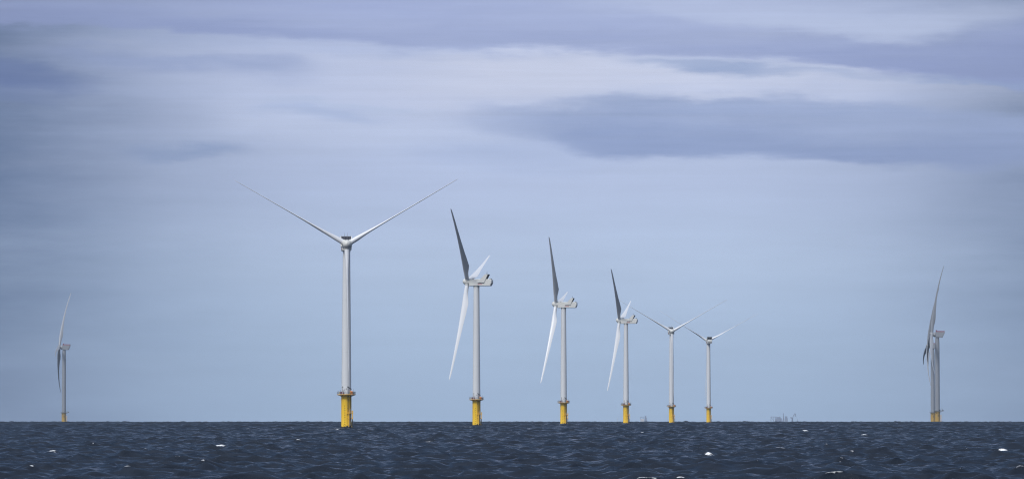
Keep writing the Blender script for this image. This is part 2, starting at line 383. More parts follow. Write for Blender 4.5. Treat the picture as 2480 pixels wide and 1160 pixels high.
# ------------------------------------------------------------------ sea
def build_sea():
    d_lo, d_hi = 215.0, 9700.0
    ra = 0.00092
    rows_d = np.exp(np.arange(math.log(d_lo), math.log(d_hi), ra))
    rows = np.concatenate([np.geomspace(1.5, d_lo * 0.97, 26), rows_d, np.geomspace(d_hi * 1.02, 23800, 36)])
    half = R(8.2); da = 0.00038
    dense = np.arange(-half, half, da)
    side_r = np.linspace(half + R(1), math.pi - R(2), 60)
    azs = np.concatenate([dense, side_r, [math.pi], -side_r[::-1]])      # closed ring
    nr, na = len(rows), len(azs)
    rr = rows[:, None]
    X = (rr * np.sin(azs)[None]).astype(np.float64); Yc = (rr * np.cos(azs)[None]).astype(np.float64)
    dX = np.zeros((nr, na), np.float32); dY = dX.copy(); Z = dX.copy(); J = dX.copy()
    nd = len(dense)
    Xd = X[:, :nd]; Yd = Yc[:, :nd]
    spacing = np.gradient(rows)
    spacing = np.maximum(spacing, rows * da * 0.8)
    rowfade = np.clip((rows - 220) / 15, 0, 1) * np.clip((9600 - rows) / 200, 0, 1)
    win = np.clip((half - np.abs(dense)) / R(0.6), 0, 1).astype(np.float32)
    N = 96
    lams = np.exp(np.linspace(math.log(0.8), math.log(22.0), N)) * np.exp(rng.normal(0, 0.015, N))
    wind = R(-74)                                   # waves run towards the viewer and a little to the right
    slopes = [0.043 * (0.40 + 0.60 * min(1, (l / 3.5))) * (1.0 if l < 6.5 else (6.5 / l) ** 1.1) for l in lams]
    resolve = lambda l: np.clip((l / spacing - 1.8) / 1.6, 0, 1)
    got = sum((sl * resolve(l)) ** 2 for sl, l in zip(slopes, lams))
    boost = np.clip(np.sqrt(0.55 * sum(sl * sl for sl in slopes) / np.maximum(got, 1e-6)), 1.0, 4.5)
    for lam, slope in zip(lams, slopes):
        k = 2 * math.pi / lam
        spread = R(46) if lam < 6 else R(28)
        th = wind + rng.normal(0, 1) * spread
        a = slope / k * math.sqrt(2) * rng.uniform(0.7, 1.3)
        ph = rng.uniform(0, 2 * math.pi)
        fac = resolve(lam) * rowfade * boost
        sel = np.nonzero(fac > 0)[0]
        if len(sel) == 0: continue
        i0, i1 = sel[0], sel[-1] + 1
        kx, ky = k * math.cos(th), k * math.sin(th)
        P = (np.mod(Xd[i0:i1] * kx + Yd[i0:i1] * ky + ph, 2 * math.pi)).astype(np.float32)
        f = (fac[i0:i1, None] * a).astype(np.float32) * win[None]
        s, c = np.sin(P), np.cos(P)
        Q = 0.95
        Z[i0:i1, :nd] += f * c
        dX[i0:i1, :nd] -= Q * f * math.cos(th) * s
        dY[i0:i1, :nd] -= Q * f * math.sin(th) * s
        J[i0:i1, :nd] += f * k * c
    X += dX; Yc += dY
    foam = np.zeros((nr, na), np.float32)
    # patchy wind gusts decide where crests break
    gx = np.zeros_like(Xd, np.float32)
    for q in range(8):
        th = rng.uniform(0, 2 * math.pi); k = 2 * math.pi / rng.uniform(35, 110)
        gx += np.sin(Xd * k * math.cos(th) + Yd * k * math.sin(th) + rng.uniform(0, 6)).astype(np.float32)
    st = J[:, :nd] + 0.05 * gx
    core = (rows > 360) & (rows < 2500)
    q1, q2 = np.quantile(st[core], [0.9998, 0.99999])
    foam[:, :nd] = np.clip((st - q1) / (q2 - q1), 0, 1.5)
    # the large breakers of the photograph, each a steep crest with its own foam
    for px, py, w, s in [(521, 1086, 2.6, 1.2), (470, 1092, 1.6, .6), (1715, 1106.5, 1.5, .9), (1735, 1113, 1.6, .8), (1692, 1113, 1.2, .6), (2428, 1100, 1.7, .9), (2412, 1102, 2.0, .5), (765, 1087, 2.2, .8), (752, 1086, 1.2, .6),
                         (1558, 1049, 2.8, 1.5), (1326, 1072, 3.6, .7), (1430, 1062, 2.4, .6), (960, 1060, 2.2, .8), (895, 1070, 2.4, .8), (1032, 1074, 2.6, .8), (1280, 1040, 2.4, .9), (1278, 1052, 3.0, .6), (540, 1086, 1.2, .6), (282, 1050, 3.6, .8),
                         (607, 1039.5, 3.8, .9), (430, 1038, 5.5, .5), (139, 1028, 5, .8), (1945, 1030, 4, .6), (1808, 1030, 5, .9), (1950, 1047, 2.8, .7), (2252, 1049, 3, .7), (2345, 1030, 6, .6), (2400, 1042, 4, .6), (2090, 1057, 2.2, .7), (1885, 1098, 2.6, .6), (1870, 1097, 1.6, .6),
                         (1202, 1128, 1.0, .7), (390, 1129, 1.2, .7), (128, 1097, 1.6, .6), (186, 1090, 1.4, .7), (215, 1089, 1.4, .6), (20, 1063, 2.6, .7), (2085, 1153, .9, .8), (740, 1147, 1.2, .6), (15, 1147, 1.4, .6), (820, 1042, 3, .8), (872, 1024, 5, .8), (880, 1023.6, 5, .7), (1135, 1024, 5, .8), (1180, 1033, 4, .6), (1496, 1022.6, 8, .6)]:
        dep = (py - LEVEL) / F
        disc = max(dep * dep - 4 * CAM_H / RE2, 0.0)
        dd = (dep - math.sqrt(disc)) / (2 / RE2)
        cx, cy = (px - 1240) / F * dd, dd
        wy = max(0.34, 0.0008 * dd)
        wx = w * (0.8 if s > .9 else 0.6) * min(1.0, dd / 700)
        i = np.nonzero(np.abs(rows - dd) < wy * 8 + 2)[0]
        if len(i) == 0: continue
        i0, i1 = i[0], i[-1] + 1
        bx = (X[i0:i1, :nd] - cx); by = (Yc[i0:i1, :nd] - cy) + 0.18 * bx
        e = np.exp(-(bx / wx) ** 2 - (by / wy) ** 2)
        Z[i0:i1, :nd] += (0.45 * s * e).astype(np.float32)
        e2 = np.exp(-(bx / (wx * .8)) ** 2 - ((by + wy * 0.3) / (wy * .8)) ** 2)
        foam[i0:i1, :nd] = np.maximum(foam[i0:i1, :nd], ((0.75 + 0.6 * s) * e2).astype(np.float32))
    Zt = Z.astype(np.float64) + drop(X, Yc)
    co = np.stack([X, Yc, Zt], -1).reshape(-1, 3).astype(np.float32)
    idx = np.arange(nr * na).reshape(nr, na)
    a = idx[:-1]; b = idx[1:]
    quads = np.stack([a, np.roll(a, -1, 1), np.roll(b, -1, 1), b], -1).reshape(-1, 4)[:, ::-1].astype(np.int32)
    cen = len(co)
    co = np.concatenate([co, np.array([[0, 0, 0]], np.float32)])
    tri = np.stack([idx[0], np.full(na, cen), np.roll(idx[0], -1)], -1).astype(np.int32)[:, ::-1]
    me = bpy.data.meshes.new('sea')
    nq, ntr = len(quads), len(tri)
    me.vertices.add(len(co)); me.vertices.foreach_set('co', co.ravel())
    me.loops.add(nq * 4 + ntr * 3)
    me.loops.foreach_set('vertex_index', np.concatenate([quads.ravel(), tri.ravel()]).astype(np.int32))
    me.polygons.add(nq + ntr)
    ls = np.concatenate([np.arange(nq) * 4, nq * 4 + np.arange(ntr) * 3]).astype(np.int32)
    me.polygons.foreach_set('loop_start', ls)
    me.polygons.foreach_set('use_smooth', np.ones(nq + ntr, bool))
    at_ = me.attributes.new('foam', 'FLOAT', 'POINT')
    at_.data.foreach_set('value', np.concatenate([foam.ravel(), [0]]).astype(np.float32))
    me.update(calc_edges=False)
    m = bpy.data.materials.new('sea_water'); m.use_nodes = True
    t = m.node_tree; L = t.links.new; N_ = t.nodes.new
    p = t.nodes['Principled BSDF']
    p.inputs['Base Color'].default_value = (0.002, 0.006, 0.014, 1)
    p.inputs['Roughness'].default_value = 0.17
    p.inputs['IOR'].default_value = 1.333
    tcn = N_('ShaderNodeTexCoord')
    def ns(scale, detail, st=(1, 1, 0), rough=0.6):
        mp = N_('ShaderNodeMapping'); mp.inputs['Scale'].default_value = st; mp.inputs['Rotation'].default_value = (0, 0, R(20))
        L(tcn.outputs['Object'], mp.inputs[0])
        n = N_('ShaderNodeTexNoise'); n.inputs['Scale'].default_value = scale; n.inputs['Detail'].default_value = detail; n.inputs['Roughness'].default_value = rough
        L(mp.outputs[0], n.inputs['Vector']); return n.outputs[0]
    b1 = N_('ShaderNodeBump'); b1.inputs['Strength'].default_value = 1.0; b1.inputs['Distance'].default_value = 0.05
    L(ns(1.6, 7, (0.6, 1.0, 0), 0.68), b1.inputs['Height'])
    L(b1.outputs[0], p.inputs['Normal'])
    fa = N_('ShaderNodeAttribute'); fa.attribute_name = 'foam'
    fn = ns(5.0, 6, (0.5, 1, 0), 0.75)
    ad = N_('ShaderNodeMath'); ad.operation = 'MULTIPLY_ADD'; L(fn, ad.inputs[0]); ad.inputs[1].default_value = 3.0; ad.inputs[2].default_value = -1.8
    sm = N_('ShaderNodeMath'); sm.operation = 'ADD'; L(ad.outputs[0], sm.inputs[0]); L(fa.outputs['Fac'], sm.inputs[1])
    rp = N_('ShaderNodeMapRange'); L(sm.outputs[0], rp.inputs[0]); rp.inputs[1].default_value = 0.3; rp.inputs[2].default_value = 0.7
    fd = N_('ShaderNodeBsdfDiffuse'); fd.inputs[0].default_value = (0.78, 0.80, 0.82, 1)
    mx = N_('ShaderNodeMixShader'); L(rp.outputs[0], mx.inputs[0]); L(p.outputs[0], mx.inputs[1]); L(fd.outputs[0], mx.inputs[2])
    L(mx.outputs[0], t.nodes['Material Output'].inputs[0])
    me.materials.append(m)
    o = bpy.data.objects.new('sea', me); C.objects.link(o)
    tag(o, 'choppy dark blue sea with scattered small whitecaps', 'sea', kind='structure')
build_sea()

# ------------------------------------------------------------------ blades
def naca(n=14):
    xs = [0.5 * (1 - math.cos(math.pi * i / n)) for i in range(n + 1)]
    yt = [5 * (0.2969 * math.sqrt(x) - 0.126 * x - 0.3516 * x * x + 0.2843 * x ** 3 - 0.1036 * x ** 4) for x in xs]
    up = [(x, y) for x, y in zip(xs, yt)]
    lo = [(x, -0.7 * y) for x, y in zip(xs, yt)]
    return up[::-1] + lo[1:-1]
FOIL = naca()
def interp(t, pts):
    for (a, va), (b, vb) in zip(pts[:-1], pts[1:]):
        if t <= b:
            w = (t - a) / (b - a); w = w * w * (3 - 2 * w) * .5 + w * .5
            return va + (vb - va) * w
    return pts[-1][1]
def blade_mesh(r0, r1, root_d, chord, thick, twist, off, axis_c, name):
    m = MB(); rings = []
    T = [0, .02, .05, .08, .11, .14, .17, .2, .24, .28, .33, .38, .44, .5, .56, .62, .68, .74, .8, .85, .9, .94, .97, .985, .995, 1.0]
    n = len(FOIL)
    for t in T:
        c = interp(t, chord); th = interp(t, thick); tw = R(interp(t, twist)); w = min(1, max(0, (t - .02) / .16)); w = w * w * (3 - 2 * w)
        ring = []
        for i, (fx, fy) in enumerate(FOIL):
            ax, ay = (fx - axis_c(t)) * c, fy * th * c
            an = math.atan2(fy * 3.0 + 1e-9, -(fx - .5)) if False else 2 * math.pi * i / n
            cx, cy = root_d / 2 * math.cos(an), root_d / 2 * math.sin(an)
            x, y = cx + (ax - cx) * w, cy + (ay - cy) * w
            ring.append((x * math.cos(tw) - y * math.sin(tw) + off(t) * r1, x * math.sin(tw) + y * math.cos(tw), r0 + (r1 - r0) * t))
        rings.append(ring)
    m.loft(rings)
    return m
CH_A = [(0, 2.3), (.05, 2.4), (.14, 3.3), (.2, 3.75), (.28, 3.35), (.44, 2.45), (.62, 1.75), (.8, 1.25), (.94, .9), (.985, .6), (1, .12)]
TH_A = [(0, .9), (.14, .5), (.2, .38), (.33, .28), (.5, .24), (.8, .25), (1, .3)]
TW_A = [(0, 14), (.2, 12), (.4, 6), (.7, 1.5), (1, 0)]

# ------------------------------------------------------------------ the row of yellow-based turbines
HUB_A, HUBX, TILT_A = 81.0, 5.2, R(5)
def text_mesh(body, size, depth=0.015):
    cu = bpy.data.curves.new('lettering', 'FONT'); cu.body = body; cu.size = size; cu.extrude = depth; cu.align_x = 'CENTER'; cu.align_y = 'CENTER'; cu.offset = 0.012 * size
    o = bpy.data.objects.new('lettering', cu); C.objects.link(o)
    dg = bpy.context.evaluated_depsgraph_get(); dg.update()
    me = bpy.data.meshes.new_from_object(o.evaluated_get(dg))
    C.objects.unlink(o); bpy.data.objects.remove(o)
    return me
def text_obj(name, body, size, mt, parent, M, sx=1.0):
    me = text_mesh(body, size); me.materials.clear(); me.materials.append(mt)
    me.transform(M @ Matrix.Diagonal((sx, 1, 1, 1)))
    o = bpy.data.objects.new(name, me); C.objects.link(o); o.parent = parent
    return o
def face(mx, my, mz, ang):
    """text frame standing upright, its reading side looking along horizontal angle ang (0 = -Y)."""
    return Matrix.Translation((mx, my, mz)) @ Matrix.Rotation(ang, 4, 'Z') @ Matrix.Rotation(math.pi / 2, 4, 'X')

def make_turbine_a():
    root = empty('wind_turbine', (0, 0, 0))
    # -- foundation
    tp = MB().lathe([(2.27, -4), (2.27, 14.2), (2.3, 14.25), (2.3, 14.5), (2.27, 14.55), (2.27, 15.0)], 48).build('foundation', M_yel, root)
    la = R(36)                                      # boat landing turned to the right of the viewer
    def rad(r, a, z): return Vector((r * math.sin(a), -r * math.cos(a), z))
    side = Vector((math.cos(la), math.sin(la), 0)); out = rad(1, la, 0)
    bl = MB()
    fo = MB()
    for s, ztop in ((-.93, 7.4), (.93, 8.2)):
        p = out * 3.45 + side * s
        bl.tube((p.x, p.y, -3), (p.x, p.y, ztop), 0.19, 10)
        for z in (1.2, 4.6, 6.6):
            q = out * 2.2 + side * s * .75
            bl.tube((p.x, p.y, z), (q.x, q.y, z + .3), 0.12, 8)
            fo.tube(tuple(q.lerp(p, .55) + Vector((0, 0, z))), tuple(q.lerp(p, .25) + Vector((0, 0, z + .1))), .22, 8) if z == 4.6 else None
    b = bl.build('boat_landing', M_yel2, tp)
    fo2 = fo
    for s in (-.93, .93):
        p = out * 3.45 + side * s
        fo2.tube((p.x, p.y, -3), (p.x, p.y, 1.0), .235, 9)
    p = out * 3.1 + side * .93
    fo2.tube(tuple(out * 3.46 + side * .935 + Vector((0, 0, 1.0))), tuple(out * 3.46 + side * .935 + Vector((0, 0, 4.4))), .205, 9, .2)
    for i in range(16):
        q = out * (2.35 + rng.uniform(-.05, .7)) + side * rng.uniform(-1.3, 1.2)
        fo2.lathe([(.05, 0), (.35, .1), (.42, .5 + rng.uniform(0, .8)), (.2, 1.2 + rng.uniform(0, .6)), (.03, 1.7)], 7, q.x, q.y)
    fo2.build('marine_growth', M_foul, tp)
    ld = MB()
    for s in (-.28, .28):
        p = out * 2.95 + side * s
        ld.tube((p.x, p.y, -2), (p.x, p.y, 9), .05, 6)
    for z in np.arange(-1, 9, .45):
        a_ = out * 2.95 - side * .28; b_ = out * 2.95 + side * .28
        ld.tube((a_.x, a_.y, z), (b_.x, b_.y, z), .035, 5)
    ld.build('ladder', M_lgrey, tp)
    rp = MB()
    Mr = Matrix.Rotation(la, 4, 'Z')
    rp.box(-1.5, 1.25, -3.6, -2.25, 6.85, 6.98, Mr)
    for x in (-1.45, -.5, .4, 1.2):
        rp.tube(tuple(Mr @ Vector((x, -3.55, 6.9))), tuple(Mr @ Vector((x, -3.55, 8.0))), .04, 6)
    rp.tube(tuple(Mr @ Vector((.45, -3.55, 8.0))), tuple(Mr @ Vector((1.2, -3.55, 8.0))), .04, 6)
    rp.tube(tuple(Mr @ Vector((1.2, -3.55, 8.0))), tuple(Mr @ Vector((1.2, -2.4, 8.0))), .04, 6)
    rp.build('rest_platform', M_yel2, tp)
    up = MB()
    for a_ in (R(17), R(26)):
        p = rad(2.36, a_, 0); up.tube((p.x, p.y, 6.9), (p.x, p.y, 14.7), .055, 6)
    for a_ in (R(17), R(26), R(52)):
        for z in (9.2, 12.6, 13.0): 
            p = rad(2.36, a_, 0); up.box(p.x - .1, p.x + .1, p.y - .12, p.y + .05, z - .1, z + .1)
    p = rad(2.36, R(52), 0); up.tube((p.x, p.y, -3), (p.x, p.y, 14.7), .12, 7)
    up.build('cable_pipe', M_marks, tp)
    dm = MB()
    def arc(a0, a1, z0, z1, r=2.285):
        n = 3; v = []
        for i in range(n + 1):
            a_ = a0 + (a1 - a0) * i / n
            v += [rad(r, a_, z0), rad(r, a_, z1), rad(r - .03, a_, z0), rad(r - .03, a_, z1)]
        f = []
        for i in range(n):
            k = 4 * i; f += [(k, k + 4, k + 5, k + 1), (k + 1, k + 5, k + 7, k + 3), (k + 2, k + 6, k + 4, k)]
        dm.add(v, f)
    for k in range(10): arc(R(-21), R(-8), 1.0 + 1.03 * k - .055, 1.0 + 1.03 * k + .055)
    arc(R(-22), R(-20.6), 1.0, 10.6)
    for k in range(14):
        t0, t1 = 2 * math.pi * k / 14, 2 * math.pi * (k + 1) / 14
        c0 = rad(2.3, R(-18) + .17 * math.cos(t0), 1.6 + .5 * math.sin(t0)); c1 = rad(2.3, R(-18) + .17 * math.cos(t1), 1.6 + .5 * math.sin(t1))
        dm.tube(c0, c1, .045, 5)
    dm.build('depth_marks', M_marks, tp)
    # -- platform
    dk = MB().lathe([(2.3, 15.0), (4.05, 15.12), (4.1, 15.16), (4.1, 15.34), (2.2, 15.36)], 40, smooth=False)
    for i in range(12):
        a_ = 2 * math.pi * (i + .35) / 12
        dk.tube(rad(2.2, a_, 14.45), rad(3.9, a_, 15.08), .1, 6)
    deck = dk.build('platform', M_lgrey, root)
    te = MB().lathe([(4.12, 15.1), (4.2, 15.1), (4.2, 15.32), (4.12, 15.32), (4.12, 15.1)], 40, caps=False, smooth=False)
    for a_ in (-12, 8, 31): te.box(-.16, .16, -.1, .1, 0, .28, Matrix.Translation(rad(3.2, R(a_), 14.72)))
    te.build('toe_board', M_yel2, deck)
    rl = MB()
    for i in range(28):
        a_ = 2 * math.pi * i / 28
        rl.tube(rad(4.08, a_, 15.3), rad(4.08, a_, 16.5), .035, 5)
    for z in (15.75, 16.12, 16.5):
        for i in range(40):
            rl.tube(rad(4.08, 2 * math.pi * i / 40, z), rad(4.08, 2 * math.pi * (i + 1) / 40, z), .03, 5)
    rl.build('railing', M_grey, deck)
    def panel(name, a0, a1, z0, z1, mt, r=3.95):
        m = MB(); n = 4
        for i in range(n):
            b0, b1 = R(a0 + (a1 - a0) * i / n), R(a0 + (a1 - a0) * (i + 1) / n)
            m.add([rad(r, b0, z0), rad(r, b1, z0), rad(r, b1, z1), rad(r, b0, z1), rad(r - .08, b0, z0), rad(r - .08, b1, z0), rad(r - .08, b1, z1), rad(r - .08, b0, z1)],
                  [(0, 1, 2, 3), (5, 4, 7, 6), (3, 2, 6, 7), (1, 0, 4, 5), (0, 3, 7, 4), (1, 5, 6, 2)])
        return m.build(name, mt, deck)
    panel('safety_panel', -56, -47, 15.4, 16.5, M_beige)
    panel('safety_panel', -43, -27, 15.38, 16.52, M_maroon)
    panel('safety_panel', -24, -14, 15.38, 16.2, M_maroon)
    panel('safety_panel', 12, 21, 15.38, 16.4, M_lgrey)
    panel('safety_panel', 22, 30, 15.38, 16.45, M_beige)
    lr = MB(); Mo = Matrix.Rotation(R(42), 4, 'Z')
    lr.bbox(-.6, .6, -4.0, -3.0, 15.4, 16.75, .18, Mo)
    lr.build('life_raft_case', M_orange, deck)
    dv = MB(); p = rad(3.5, R(-25), 0)
    dv.tube((p.x, p.y, 15.3), (p.x, p.y, 18.4), .09, 7); dv.lathe([(.05, 18.3), (.2, 18.4), (.2, 18.7), (.06, 18.85)], 8, p.x, p.y)
    dv.tube((p.x + .45, p.y, 15.3), (p.x + .1, p.y, 17.2), .14, 6)
    dv.build('lamp_post', M_dark, deck)
    ms = MB()
    for a_, zt in ((R(54), 17.7), (R(-38), 17.4), (R(-62), 17.0)):
        p = rad(4.0, a_, 0); MB().tube((p.x, p.y, 15.3), (p.x, p.y, zt), .05, 5).build('mast', M_grey, deck)
    p = rad(3.7, R(67), 0); ms.bbox(p.x - .35, p.x + .2, p.y - .3, p.y + .3, 15.35, 16.45, .05)
    ms.build('control_box', M_grey, deck)
    bo = MB(); p = rad(3.6, R(-3), 0)
    bo.lathe([(.14, 15.35), (.16, 16.2), (.1, 16.35)], 10, p.x, p.y); bo.build('bollard', M_white, deck)
    # -- tower
    top = HUB_A - 2.2
    twb = MB().lathe([(2.2, 15.36), (2.2, 15.7), (2.16, 15.72)] + [(2.16 - (2.16 - 1.62) * (i / 10) ** 1.1, 15.8 + (top - 15.8) * i / 10) for i in range(11)], 48)
    for zf in (34.0, 57.0): 
        rr_ = 2.16 - (2.16 - 1.62) * ((zf - 15.8) / (top - 15.8)) ** 1.1
        twb.lathe([(rr_ + .002, zf - .12), (rr_ + .03, zf - .1), (rr_ + .03, zf + .1), (rr_ + .002, zf + .12)], 48, caps=False)
    tw = twb.build('tower', M_white, root)
    dr = MB(); Md = Matrix.Rotation(R(2), 4, 'Z')
    dr.bbox(-.62, .62, -2.32, -1.9, 15.42, 18.4, .12, Md)
    door = dr.build('door', M_white, tw)
    text_obj('door_sign', '3', .55, M_marks, door, Md @ face(.05, -2.33, 18.0, 0))
    text_obj('door_sign', '08', .45, M_marks, door, Md @ face(.05, -2.33, 17.45, 0))
    cab = MB(); Mc = Matrix.Rotation(R(30), 4, 'Z')
    cab.prism([(-.7, 15.4), (.8, 15.4), (.8, 17.5), (-.7, 18.6)], -3.1, -1.8, Mc)
    cabo = cab.build('equipment_cabinet', M_lgrey, deck)
    MB().prism([(-.78, 18.52), (.92, 17.3), (.95, 17.5), (-.75, 18.78)], -3.25, -1.75, Mc).build('cabinet_roof', M_dark, cabo)
    # -- nacelle (x points upwind, z = 0 at the shaft; object stands on the tower axis)
    na = MB()
    prof = [(-8.35, -2.1), (3.75, -2.1), (3.75, 1.55), (3.55, 1.8), (-8.5, 1.75), (-9.15, 1.25), (-9.2, -.35)]
    w, b = 2.15, .22
    cxp, czp = -2.6, -.1
    def inset(p, d):
        return (p[0] - d * (1 if p[0] > 0 else -1), p[1] - d * (1 if p[1] > czp else -1))
    ringsN = [[(x, yy, z) for x, z in [(inset(p, d) if d else p) for p in prof]] for yy, d in ((-w, b), (-w + b, 0), (w - b, 0), (w, b))]
    na.loft(ringsN, smooth=False)
    na.lathe([(1.75, -2.75), (1.75, -2.05)], 32)
    nac = na.build('nacelle', M_nac, root)
    nac.location.z = HUB_A
    co = MB()
    plate = [(-5.0, -.2), (-1.35, -.2), (-2.65, 1.45), (-5.45, 4.45), (-7.1, 4.45)]
    for y0, y1 in ((-2.5, -2.16), (2.16, 2.5)): co.prism(plate, y0, y1)
    co.prism([(-7.06, 4.38), (-5.6, 4.38), (-5.62, 4.44), (-7.0, 4.44)], -2.52, 2.52)
    cool = co.build('cooler', M_nac, nac)
    ra = MB(); ra.prism([(-5.75, 1.7), (-3.2, 1.7), (-5.65, 4.37), (-7.3, 4.37)], -2.15, 2.15)
    rad_ = ra.build('radiator', M_dark, cool)
    bars = MB()
    for y in (-1.35, -.68, 0, .68, 1.35): bars.prism([(-3.23, 1.75), (-3.11, 1.75), (-5.53, 4.34), (-5.63, 4.34)], y - .035, y + .035)
    bars.build('radiator_frame', M_grey, cool)
    MB().prism([(-4.95, -.42), (-1.28, -.42), (-1.28, -.205), (-4.9, -.205)], -2.42, 2.42).build('fin_shadow_strip', M_dark, cool)  # dark strip standing in for the shadow line under the fin plates
    for y in (-.65, .65): MB().tube((-6.1, y, 4.9), (-6.1, y, 6.0), .055, 6, .03).lathe([(.09, 4.5), (.09, 4.9)], 6, -6.1, y).build('wind_sensor', M_grey, cool)
    for y in (-1.9, .1, 1.95): MB().tube((-6.3, y, 4.5), (-6.3, y, 4.9), .05, 5).build('lightning_rod', M_grey, cool)
    for x in (2.0, -8.2):
        for y in (-1.5, 1.5): MB().lathe([(.3, 1.7), (.35, 1.95), (.3, 2.1), (.1, 2.15)], 10, x, y).build('warning_light', M_dark, nac)
    for ang, y in ((0, -2.152), (math.pi, 2.152)):
        text_obj('lettering', 'eneco', .95, M_red, nac, face(-2.75 if ang == 0 else -2.75, y - (.01 if ang == 0 else -.01), -1.05, ang))
        sw = MB(); s = 1 if ang == 0 else -1; x0 = -2.75 - s * 1.55
        pts = [(x0 - s * .35 + s * .9 * i / 6, y, -1.35 + .55 * math.sin(i / 6 * 2.2) - .1) for i in range(7)]
        sw.path(pts, .05, 5); sw.build('swoosh_mark', M_red, nac)
    # -- rotor
    hb = MB()
    prof_h = [(1.95, -1.45), (2.0, -1.3), (2.05, 0.0), (1.95, .8), (1.7, 1.6), (1.3, 2.25), (.75, 2.7), (.25, 2.86), (.02, 2.88)]
    Mx = Matrix.Rotation(math.pi / 2, 4, 'Y')
    hb.lathe(prof_h, 40, M=Mx)
    hub = hb.build('hub', M_nac, root)
    nm = MB().lathe([(.1, 2.86), (.1, 2.93)], 10, M=Mx).build('nose_cap', M_dark, hub)
    blade = blade_mesh(1.75, 57.3, 2.3, CH_A, TH_A, TW_A, lambda t: -(.02 * t + .024 * t * t), lambda t: .5 - .22 * min(1, t / .2), 'blade').build('blade', M_blade, root)
    MB().lathe([(1.26, 1.55), (1.26, 2.25), (1.2, 2.3), (1.14, 2.3)], 28).build('root_collar', M_nac, blade)
    b2 = copy_tree(blade, root); b3 = copy_tree(blade, root)
    return root

def pose(root, n_vec, tilt, hubx, hub_h, phis, pitch=R(-6)):
    n = Vector((n_vec[0], n_vec[1], 0)).normalized(); yv = Vector((-n.y, n.x, 0)); zv = Vector((0, 0, 1))
    yaw = math.atan2(n.y, n.x)
    axis = n * math.cos(tilt) + zv * math.sin(tilt)
    upv = zv * math.cos(tilt) - n * math.sin(tilt)
    hubp = Vector((0, 0, hub_h)) + axis * hubx
    it = iter(phis)
    for ch in root.children:
        if ch.name.startswith('nacelle'):
            ch.matrix_local = Matrix.Translation((0, 0, hub_h)) @ Matrix.Rotation(yaw, 4, 'Z')
        elif ch.name.startswith('hub'):
            ch.matrix_local = Matrix.Translation(hubp) @ Matrix((axis, yv, upv)).transposed().to_4x4()
        elif ch.name.startswith('blade'):
            p = R(next(it))
            z = upv * math.cos(p) + yv * math.sin(p)
            x = -axis
            y = z.cross(x)
            ch.matrix_local = Matrix.Translation(hubp) @ Matrix((x, y, z)).transposed().to_4x4() @ Matrix.Rotation(pitch, 4, 'Z')

def sight(px, n):
    """heading given relative to the line of sight (right, away) turned into world axes"""
    a = math.atan((px - 1240) / F)
    return (n[0] * math.cos(a) + n[1] * math.sin(a), -n[0] * math.sin(a) + n[1] * math.cos(a))
def place(root, px, d):
    x = (px - 1240) / F * d
    root.location = (x, d, drop(x, d))
protoA = make_turbine_a()
G = 'white turbines on bright yellow bases, middle of the farm'
ROW = [
    (839, 2139, (.036, -1), (59.7, -60.3, 179.7), 'tallest turbine, blades in a wide Y with one hanging down the tower'),
    (1154, 2716, (-.97, .246), (47, -73, 167), 'largest turbine seen side on, second along the row behind the tallest one'),
    (1365, 3252, (-.986, .166), (40, -80, 160), 'middle of the three side-on turbines with dark upper blades'),
    (1516, 3790, (-.983, .18), (47, -73, 167), 'smallest of the three side-on turbines, a far blade crossing behind its rotor'),
    (1626, 4270, (.115, -.993), (60.5, -59.5, 180), 'small turbine facing the viewer in a Y, right of the side-on ones'),
    (1716, 4790, (-.15, .99), (58.5, -61.5, 178.5), 'smallest yellow-based turbine, seen from behind, square black cooler hiding its hub'),
]
for i, (px, d, n, ph, lab) in enumerate(ROW):
    o = protoA if i == 0 else copy_tree(protoA)
    tag(o, lab, 'wind turbine', G)
    place(o, px, d)
    pose(o, sight(px, n), TILT_A, HUBX, HUB_A, ph)

